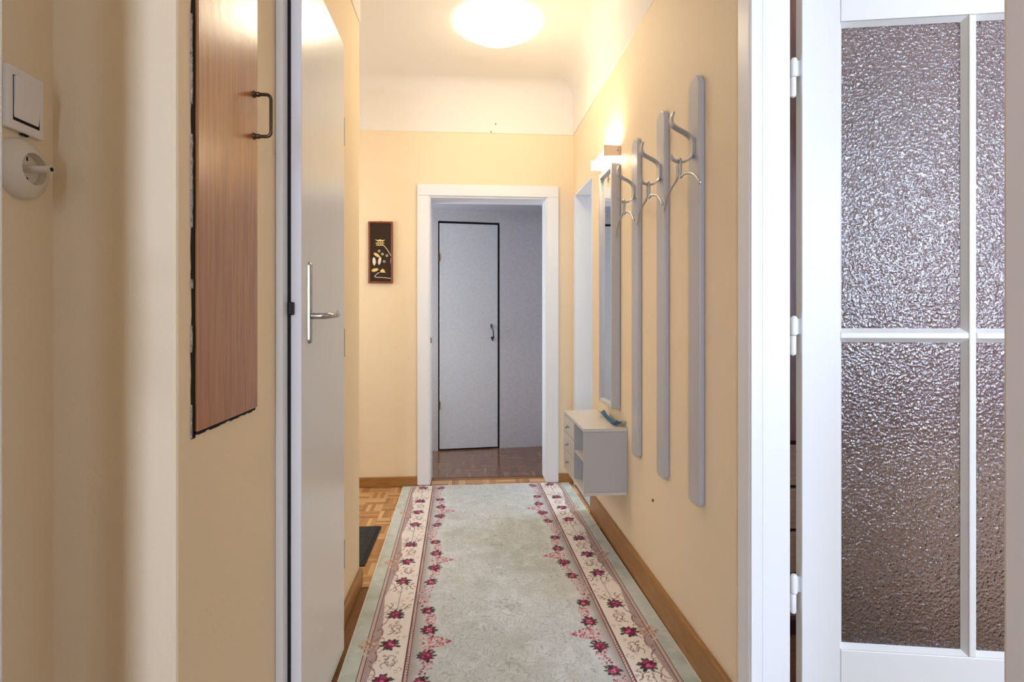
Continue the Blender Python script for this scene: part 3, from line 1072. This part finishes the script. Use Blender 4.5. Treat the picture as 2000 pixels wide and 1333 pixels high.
# ------------------------------------------------------------------ right: glazed door and its frame
gf = thing('door_6', 'white frame of the doorway to the right-hand room', 'door frame', RW(3.72, 0, 0), RA, kind='structure')
MB().box(D1b - 0.004, D1b + 0.056, 0.0, 0.014, 0, D1z + 0.06).build('casing', M['white'], gf, bevel=0.003)
MB().box(D1a, D1b - 0.004, 0.0, 0.014, D1z, D1z + 0.06).build('casing', M['white'], gf, bevel=0.003)
MB().box(D1b - 0.012, D1b, -0.018, 0.012, 0, D1z).build('jamb_strip', M['white'], gf, bevel=0.002)
MB().box(D1b - 0.010, D1b, -0.093, -0.019, 0, D1z).build('jamb', M['white'], gf, bevel=0.002)
MB().box(D1a, D1b - 0.012, -T, 0.0, D1z - 0.012, D1z).build('lintel', M['white'], gf, bevel=0.002)

ga = math.radians(-10.5)
gd = thing('glazed_door', 'white open door with four panes of bumpy ornamental glass', 'door', (0.85, 1.365, 0), ga)
# local x along leaf, y=0 front face, +y back
SX = [0.0, 0.094, 0.398, 0.415, 0.719, 0.813]
ZB, ZT = 0.012, 2.022
GZ0, GZ1 = 0.272, 1.880
th_ = 0.040
MB().box(SX[0], SX[1], 0, th_, ZB, ZT).build('stile', M['white'], gd, bevel=0.002)
MB().box(SX[4], SX[5], 0, th_, ZB, ZT).build('stile', M['white'], gd, bevel=0.002)
MB().box(SX[1] + 0.0006, SX[4] - 0.0006, 0, th_, ZB, GZ0).build('rail', M['white'], gd, bevel=0.002)
MB().box(SX[1] + 0.0006, SX[4] - 0.0006, 0, th_, GZ1, ZT).build('rail', M['white'], gd, bevel=0.002)
MB().box(SX[2], SX[3], 0.001, th_ - 0.001, GZ0, GZ1).build('glazing_bar', M['white'], gd, bevel=0.003)
ZM0, ZM1 = 1.068, 1.084
MB().box(SX[1], SX[2], 0.001, th_ - 0.001, ZM0, ZM1).build('glazing_bar', M['white'], gd, bevel=0.003)
MB().box(SX[3], SX[4], 0.001, th_ - 0.001, ZM0, ZM1).build('glazing_bar', M['white'], gd, bevel=0.003)
for x0, x1 in ((SX[1], SX[2]), (SX[3], SX[4])):
    for z0, z1 in ((GZ0, ZM0), (ZM1, GZ1)):
        pn = MB().box(x0 + 0.002, x1 - 0.002, 0.019, 0.024, z0 + 0.002, z1 - 0.002).build('pane', M['glass'], gd)
        pn['label'] = 'bumpy ornamental glass pane'
        bd = MB()
        w = 0.010
        # sloping glazing beads
        for (p0, p1) in (((x0, z0), (x1, z0)), ((x1, z0), (x1, z1)), ((x1, z1), (x0, z1)), ((x0, z1), (x0, z0))):
            cx, cz = (x0 + x1) / 2, (z0 + z1) / 2

            def ins(pt, d):
                return (pt[0] + (d if pt[0] < cx else -d), pt[1] + (d if pt[1] < cz else -d))
            q0, q1 = ins(p0, w), ins(p1, w)
            bd.add([(p0[0], 0.004, p0[1]), (p1[0], 0.004, p1[1]), (q1[0], 0.018, q1[1]), (q0[0], 0.018, q0[1]), (p0[0], 0.018, p0[1]), (p1[0], 0.018, p1[1])],
                   [(0, 1, 2, 3), (0, 4, 5, 1), (3, 2, 5, 4), (0, 3, 4), (1, 5, 2)])
        bd.build('glazing_bead', M['white'], pn)
for z in (1.745, 1.075, 0.405):
    b = MB().lathe([(0.0, -0.053), (0.006, -0.050), (0.0075, -0.045), (0.0075, -0.001), (0.0068, 0.0)], 14, 'z', (-0.018, 0.010, z))
    hg = b.build('hinge', M['white'], gd, smooth=True)
    MB().lathe([(0.0068, 0.001), (0.0085, 0.002), (0.0085, 0.045), (0.006, 0.050), (0.0, 0.052)], 14, 'z', (-0.016, 0.010, z)).box(-0.018, -0.0002, 0.010, 0.016, z + 0.004, z + 0.044).build('hinge_knuckle', M['white'], hg, smooth=True)
MB().box(0.755, 0.785, -0.004, 0, 0.98, 1.16).build('handle_plate', M['chrome'], gd, bevel=0.002)
lvp = smooth_path([(0.770, 0.0, 1.09), (0.770, -0.035, 1.09), (0.760, -0.045, 1.09), (0.72, -0.048, 1.09), (0.67, -0.045, 1.09)], 5)
MB().tube(lvp, 0.007, 12).build('lever', M['chrome'], gd, smooth=True)

# wardrobe behind the glass
wd = thing('wardrobe', 'red-brown wardrobe with tan drawers behind the bumpy glass', 'wardrobe', (0.87, 1.86, 0))
WWd = 1.75
b = MB()
b.box(0, 0.02, 0, 0.55, 0.05, 2.3).box(WWd - 0.02, WWd, 0, 0.55, 0.05, 2.3).box(0.02, WWd - 0.02, 0.53, 0.55, 0.05, 2.3).box(0.02, WWd - 0.02, 0, 0.53, 2.28, 2.3).box(0.02, WWd - 0.02, 0.02, 0.53, 0.05, 0.07)
b.build('body', M['wardrobe'], wd)
MB().box(0.01, WWd - 0.01, 0.02, 0.55, 0, 0.05).build('plinth', M['plinth'], wd)
for k in range(3):
    x0, x1 = 0.02 + k * 0.57, 0.02 + (k + 1) * 0.57
    MB().box(x0 + 0.002, x1 - 0.002, 0.0, 0.02, 0.69, 2.28).build('door', M['wardrobe'], wd, bevel=0.002)
    for j in range(4):
        z0 = 0.075 + j * 0.153
        d = MB().box(x0 + 0.002, x1 - 0.002, 0.0, 0.02, z0, z0 + 0.141).build('drawer', M['drawer'], wd, bevel=0.002)
        MB().lathe([(0.010, 0.0), (0.006, -0.012), (0.012, -0.02), (0.004, -0.026)], 14, 'y', ((x0 + x1) / 2, 0, z0 + 0.07)).build('knob', M['bronze'], d, smooth=True)

# ------------------------------------------------------------------ right: coat rack boards, hooks, hangers
PLW, PZ0, PZ1, PTH = 0.083, 0.532, 1.884, 0.020
poly = []
r_ = PLW / 2
for k in range(17):
    a = PI * k / 16
    poly.append((r_ * math.cos(a), PZ1 - PZ0 - r_ + r_ * math.sin(a)))
rb = 0.026
for k in range(9):
    a = PI + PI / 2 * k / 8
    poly.append((-r_ + rb + rb * math.cos(a), rb * 0.7 + rb * 0.7 * math.sin(a)))
for k in range(9):
    a = 1.5 * PI + PI / 2 * k / 8
    poly.append((r_ - rb + rb * math.cos(a), rb * 0.7 + rb * 0.7 * math.sin(a)))
PY = [1.698, 1.994, 2.306]
PLAB = ['grey round-topped coat rack board nearest the glazed door', 'grey round-topped coat rack board, middle of the three', 'grey round-topped coat rack board next to the mirror']
rk = thing('coat_rack_board', PLAB[0], 'coat rack', RW(PY[0], 0, PZ0), RA, 'grey coat rack boards on the right wall')
MB().prism(poly, 0, PTH).build('board', M['grey'], rk, bevel=0.005, seg=3, smooth=True)
# hook strap (y out of the wall, z from board bottom)
Zh = lambda z: z - PZ0
hook = smooth_path([(0, 0.087, Zh(1.766)), (0, 0.092, Zh(1.745)), (0, 0.088, Zh(1.728)), (0, 0.072, Zh(1.716)), (0, 0.048, Zh(1.704)), (0, 0.032, Zh(1.692)),
                    (0, 0.0255, Zh(1.676)), (0, 0.0255, Zh(1.640)), (0, 0.030, Zh(1.626)), (0, 0.045, Zh(1.615)), (0, 0.066, Zh(1.612)), (0, 0.084, Zh(1.618)), (0, 0.094, Zh(1.633))], 5)
hk = MB().ribbon([(q[1], q[2]) for q in hook], -0.0145, 0.0145, 0.0055, [1.0 - 0.46 * min(1, max(0, (q[1] - 0.028) / 0.02)) if q[2] < Zh(1.64) else 1.0 for q in hook]).build('hook', M['hookm'], rk, bevel=0.0018, smooth=True)
MB().box(-0.0150, 0.0150, PTH, 0.0230, Zh(1.630), Zh(1.684)).build('hook_plate', M['alu'], hk, bevel=0.001)
racks = [rk] + [dup(rk, RW(PY[i], 0, PZ0), PLAB[i]) for i in (1, 2)]
# wire hangers, x along the wall
up = [(0.012, 0.064, -0.030), (0.0130, 0.066, -0.008), (0.0100, 0.066, 0.0045), (0.0, 0.066, 0.0104), (-0.0100, 0.066, 0.0045), (-0.0130, 0.066, -0.008)]
near = [(-0.014, 0.067, -0.045), (-0.018, 0.068, -0.0525), (-0.045, 0.070, -0.050), (-0.100, 0.074, -0.060), (-0.150, 0.078, -0.080), (-0.192, 0.082, -0.110)]
far = [(0.172, 0.050, -0.118), (0.135, 0.054, -0.085), (0.085, 0.060, -0.065), (0.040, 0.065, -0.056), (0.020, 0.066, -0.050), (0.014, 0.066, -0.035)]
wire = smooth_path(far + up[1:] + near, 6)
HLAB = ['silver wire clothes hanger on the hook nearest the glazed door', 'silver wire clothes hanger on the middle coat hook', 'silver wire clothes hanger on the hook beside the mirror']
hg = thing('wire_hanger', HLAB[0], 'hanger', RW(PY[0], 0, 1.6115), RA, 'silver wire hangers on the coat hooks')
MB().tube(wire, 0.0041, 10).build('wire', M['alu'], hg, smooth=True)
for e in (wire[0], wire[-1]):
    MB().lathe([(0.0, -0.006), (0.004, -0.0045), (0.0055, 0), (0.004, 0.0045), (0.0, 0.006)], 12, 'z', e).build('end_cap', M['alu'], hg, smooth=True)
for i in (1, 2):
    dup(hg, RW(PY[i], 0, 1.6115), HLAB[i])

# ------------------------------------------------------------------ right: mirror and its lamp
mr = thing('wall_mirror', 'tall narrow grey framed mirror on the right wall', 'mirror', RW(2.580, 0, 0.690), RA)
MWd, MH, MD = 0.250, 1.168, 0.044
fwm = 0.020
MB().box(0, fwm, 0.002, MD, 0, MH).build('frame_side', M['grey'], mr, bevel=0.002)
MB().box(MWd - fwm, MWd, 0.002, MD, 0, MH).build('frame_side', M['grey'], mr, bevel=0.002)
MB().box(fwm, MWd - fwm, 0.002, MD, 0, fwm).build('frame_end', M['greylight'], mr, bevel=0.002)
MB().box(fwm, MWd - fwm, 0.002, MD, MH - fwm, MH).build('frame_end', M['greylight'], mr, bevel=0.002)
MB().box(fwm, MWd - fwm, 0.002, 0.030, fwm, MH - fwm).build('glass', M['mirror'], mr)
star = []
for k in range(8):
    a = 2 * PI * k / 8
    rr = 0.020 if k % 2 == 0 else 0.007
    star.append((0.115 + rr * math.cos(a), MH - 0.050 + rr * math.sin(a)))
MB().prism(star, 0.030, 0.033).build('ornament', M['alu'], mr)

lp = thing('mirror_lamp', 'glowing wall lamp with pale wooden ends above the mirror', 'wall lamp', RW(2.580, 0, 1.892), RA)
MB().box(0, 0.014, 0.0, 0.080, 0, 0.050).build('end_block', M['lampwood'], lp, bevel=0.001)
MB().box(0.268, 0.282, 0.0, 0.080, 0, 0.050).build('end_block', M['lampwood'], lp, bevel=0.001)
MB().box(0.014, 0.268, 0.0, 0.010, 0.004, 0.046).build('back_plate', M['white'], lp)
tb = MB().lathe([(0.004, 0.014), (0.0255, 0.0142), (0.0255, 0.2678), (0.004, 0.268)], 24, 'x', (0, 0.050, 0.025))
tb.build('diffuser', M['tube'], lp, smooth=True)
MB().lathe([(0.0028, 0), (0.0028, 0.002)], 10, 'x', (-0.0015, 0.014, 0.025)).build('screw', M['bronze'], lp)

# ------------------------------------------------------------------ right: hanging cabinet and shoehorn
cb_ = thing('hanging_cabinet', 'small grey wall-hung cabinet with three drawers and open shelf', 'cabinet', RW(2.470, 0, 0.314), RA)
CW, CD, CH = 0.505, 0.203, 0.306
t = 0.016
MB().box(0, CW, 0.001, CD, CH - t, CH).build('top', M['greylight'], cb_, bevel=0.0015)
MB().box(0, CW, 0.001, CD, 0, t).build('bottom', M['greylight'], cb_, bevel=0.0015)
MB().box(0.0, t, 0.001, CD - 0.001, t + 0.0008, CH - t - 0.0008).build('side_panel', M['grey'], cb_, bevel=0.001)
MB().box(CW - t, CW, 0.001, CD - 0.001, t + 0.0008, CH - t - 0.0008).build('side_panel', M['grey'], cb_, bevel=0.001)
MB().box(0.225, 0.239, 0.012, CD - 0.002, t, CH - t).build('divider', M['grey'], cb_)
MB().box(t, CW - t, 0.001, 0.010, t, CH - t).build('back_panel', M['grey'], cb_)
MB().box(t, 0.225, 0.010, CD - 0.006, 0.146, 0.158).build('shelf', M['greylight'], cb_, bevel=0.001)
for k in range(3):
    z0 = t + 0.002 + k * 0.0913
    d = MB().box(0.241, CW - t - 0.002, 0.014, CD - 0.001, z0, z0 + 0.0875).build('drawer', M['greylight'], cb_, bevel=0.0015)
    MB().lathe([(0.004, 0.0), (0.004, 0.006), (0.0085, 0.011), (0.0085, 0.016), (0.004, 0.020)], 16, 'y', (0.36, CD - 0.001, z0 + 0.044)).build('knob', M['chrome'], d, smooth=True)

sh = thing('shoehorn', 'curved blue plastic shoehorn lying on the hanging cabinet', 'shoehorn', RW(2.485, 0.028, 0.3142 + CH), RA + 0.06)
prof_ = [(0.0, 0.016, 0.030), (0.03, 0.022, 0.016), (0.07, 0.020, 0.007), (0.13, 0.013, 0.007), (0.20, 0.012, 0.012), (0.25, 0.014, 0.020), (0.285, 0.018, 0.026), (0.31, 0.012, 0.024)]
pp = smooth_path(prof_, 4)
rings = []
for (x, w, z) in pp:
    ring = []
    for s_ in np.linspace(-1, 1, 9):
        ring.append((x, w * s_, z + 0.55 * w * s_ * s_ - 0.004))
    for s_ in np.linspace(1, -1, 9):
        ring.append((x, w * s_ * 0.94, z + 0.55 * w * s_ * s_ - 0.0062))
    rings.append(ring)
MB().loops(rings).build('blade', M['shoehorn'], sh, smooth=True)

# ------------------------------------------------------------------ ceiling lamp
cl = thing('ceiling_lamp', 'round glowing glass ceiling lamp in the hallway', 'ceiling lamp', (0.142, 2.95, ZC))
MB().lathe([(0.10, 0.0), (0.10, -0.022), (0.09, -0.028)], 40).build('base', M['white'], cl, smooth=True)
bw = [(0.165, -0.030)]
for k in range(1, 10):
    a = PI / 2 * k / 10
    bw.append((0.165 * math.cos(a), -0.034 - 0.062 * math.sin(a)))
bw.append((0.004, -0.0965))
MB().lathe(bw, 48).build('bowl', M['bowl'], cl, smooth=True)
rim = MB().lathe([(0.166, -0.026), (0.19, -0.030), (0.215, -0.026), (0.225, -0.020), (0.224, -0.017), (0.19, -0.024), (0.166, -0.021)], 56)
rim.build('rim', M['rim'], cl, smooth=True)

# copy of the lamp, added unseen behind the viewpoint to brighten the near walls
fill_lamp = dup(cl, (-0.05, -0.75, ZC), 'added unseen ceiling lamp brightening the hall behind the viewpoint')
for ch in fill_lamp.children:
    if ch.name.startswith('bowl'):
        ch.data = ch.data.copy()
        ch.data.materials[0] = M['bowl_added']
